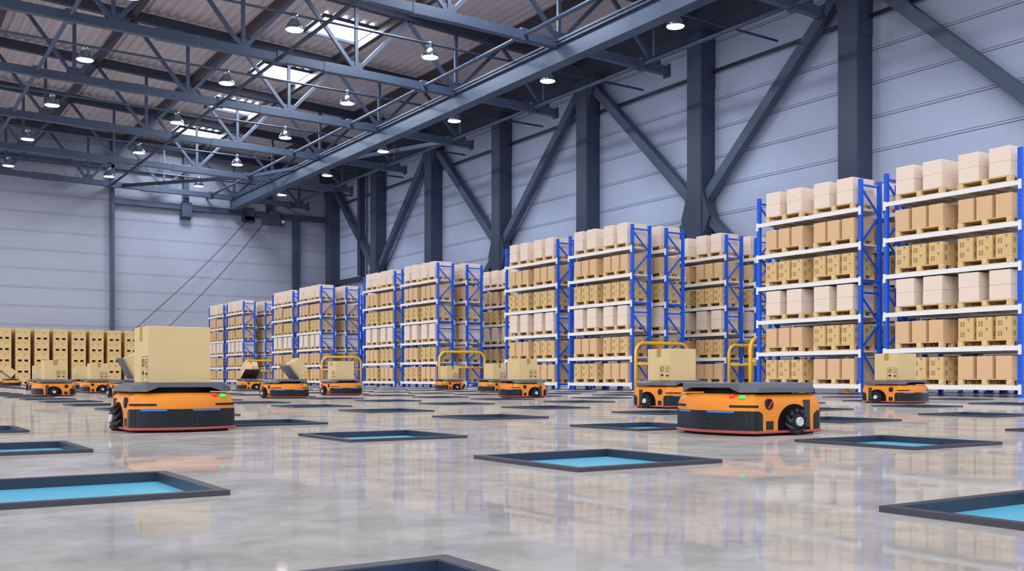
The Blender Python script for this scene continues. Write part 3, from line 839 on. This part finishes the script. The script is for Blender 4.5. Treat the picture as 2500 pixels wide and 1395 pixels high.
for n, (cx, Y, face, load, lab) in enumerate(robots):
    X = (cx-1250)/F*Y
    u = CC*X+SC*Y; t = -SC*X+CC*Y
    r_ = proto_robot if n == 0 else copy_tree(proto_robot)
    r_.location = (u, t, 0); r_.rotation_euler = (0, 0, ROT[face])
    tag(r_, lab, 'robot', 'orange parcel sorting robots')
    if n == 0: first_robot = r_
    if n == len(robots)-1:
        # red key in the socket of the near side (+x local)
        k_ = MB().bar((.409, -.222, .200), (.409, -.180, .250), .006, .012).obj('key', mat('key_red', (205, 40, 50), .35), first_robot)
    if load == 'box':
        b = parcel(blabel[n], 'tan boxes carried by robots')
        b.location = (u, t, .3785); b.rotation_euler = (0, 0, {'V': 0, 'U': math.pi/2, 'u': -math.pi/2}[face])
    elif load:
        if load == 'tipV': ang, ax, ln_ = R(31), 'x', .58
        elif n == 4: ang, ax, ln_ = R(51), 'y', .35
        elif load == 'tipL': ang, ax, ln_ = R(38), 'y', .62
        else: ang, ax, ln_ = R(62), 'y', .50
        fl = MB().box(-ln_, 0, -.27, .27, -.012, .012)
        fl.box(-ln_, -ln_+.02, -.27, .27, .012, .03)
        flo = fl.obj('tipping_flap', tray_shade if load == 'tipV' else tray_m, r_, bev=.004)  # tipV flap takes the painted underside shade
        hinge = Vector((.22 if n == 4 else .0, 0, .40)) if load != 'tipV' else Vector((0, .26, .40))
        M = Matrix.Rotation(ang, 4, 'Y')          # lifts the -x end
        if load == 'tipV': M = Matrix.Rotation(math.pi/2, 4, 'Z') @ M     # -x end points to -y
        Mw = Matrix.Translation(Vector((u, t, 0))+hinge) @ M
        flo.matrix_parent_inverse = Matrix.Identity(4)
        rl = Matrix.Translation((u, t, 0)) @ Matrix.Rotation(ROT[face], 4, 'Z')
        flo.matrix_local = rl.inverted() @ Mw
        b = parcel(blabel[n], 'tan boxes tipped off robots')
        b.scale = {'tipV': (1, 1, .8), 'tipU': (.92, .92, .84), 'tipL': (1, 1, .9)}[load] if n != 4 else (.64, .70, .66)
        b.matrix_world = Mw @ Matrix.Translation((-b.scale.x*.25 if load != 'tipV' else -.28, 0, .0135)) @ Matrix.Diagonal((*b.scale, 1))

# ------------------------------------------------------------------ light
w = bpy.data.worlds.new('world'); bpy.context.scene.world = w; w.use_nodes = True
bg = w.node_tree.nodes['Background']; bg.inputs[0].default_value = (.86, .91, 1.0, 1); bg.inputs[1].default_value = 1.1
def area(name, loc, rot, sx, sy, power, col=(1, 1, 1)):
    l = bpy.data.lights.new(name, 'AREA'); l.shape = 'RECTANGLE'; l.size = sx; l.size_y = sy; l.energy = power; l.color = col
    o = bpy.data.objects.new(name, l); C.objects.link(o); o.location = loc; o.rotation_euler = rot; return o
sun = bpy.data.lights.new('sun', 'SUN'); sun.energy = 1.6; sun.angle = R(40); sun.color = (1, .96, .9)
so = bpy.data.objects.new('sun', sun); C.objects.link(so)
so.rotation_euler = Vector((.78, .52, -.42)).to_track_quat('-Z', 'Y').to_euler()
for k in range(6):
    area('skylight_glow', (21.32, TB[0]+4.6+8.87*k, zroof(22.9)-.13), (0, 0, 0), 2.9, 2.5, 750, (.85, .93, 1))
for t in [21.1]+tt:
    for u in uu:
        l = bpy.data.lights.new('lamp_light', 'SPOT'); l.energy = 310; l.spot_size = R(165); l.spot_blend = .6; l.shadow_soft_size = .5; l.color = (.9, .95, 1)
        o = bpy.data.objects.new('lamp_light', l); C.objects.link(o); o.location = (u, t, LZ-.05)
sc = bpy.context.scene
sc.view_settings.view_transform = 'Standard'; sc.view_settings.look = 'None'; sc.view_settings.exposure = 0
sc.cycles.max_bounces = 6; sc.cycles.diffuse_bounces = 3; sc.cycles.glossy_bounces = 3; sc.cycles.transmission_bounces = 2
sc.cycles.use_denoising = True
sc.cycles.caustics_reflective = False; sc.cycles.caustics_refractive = False
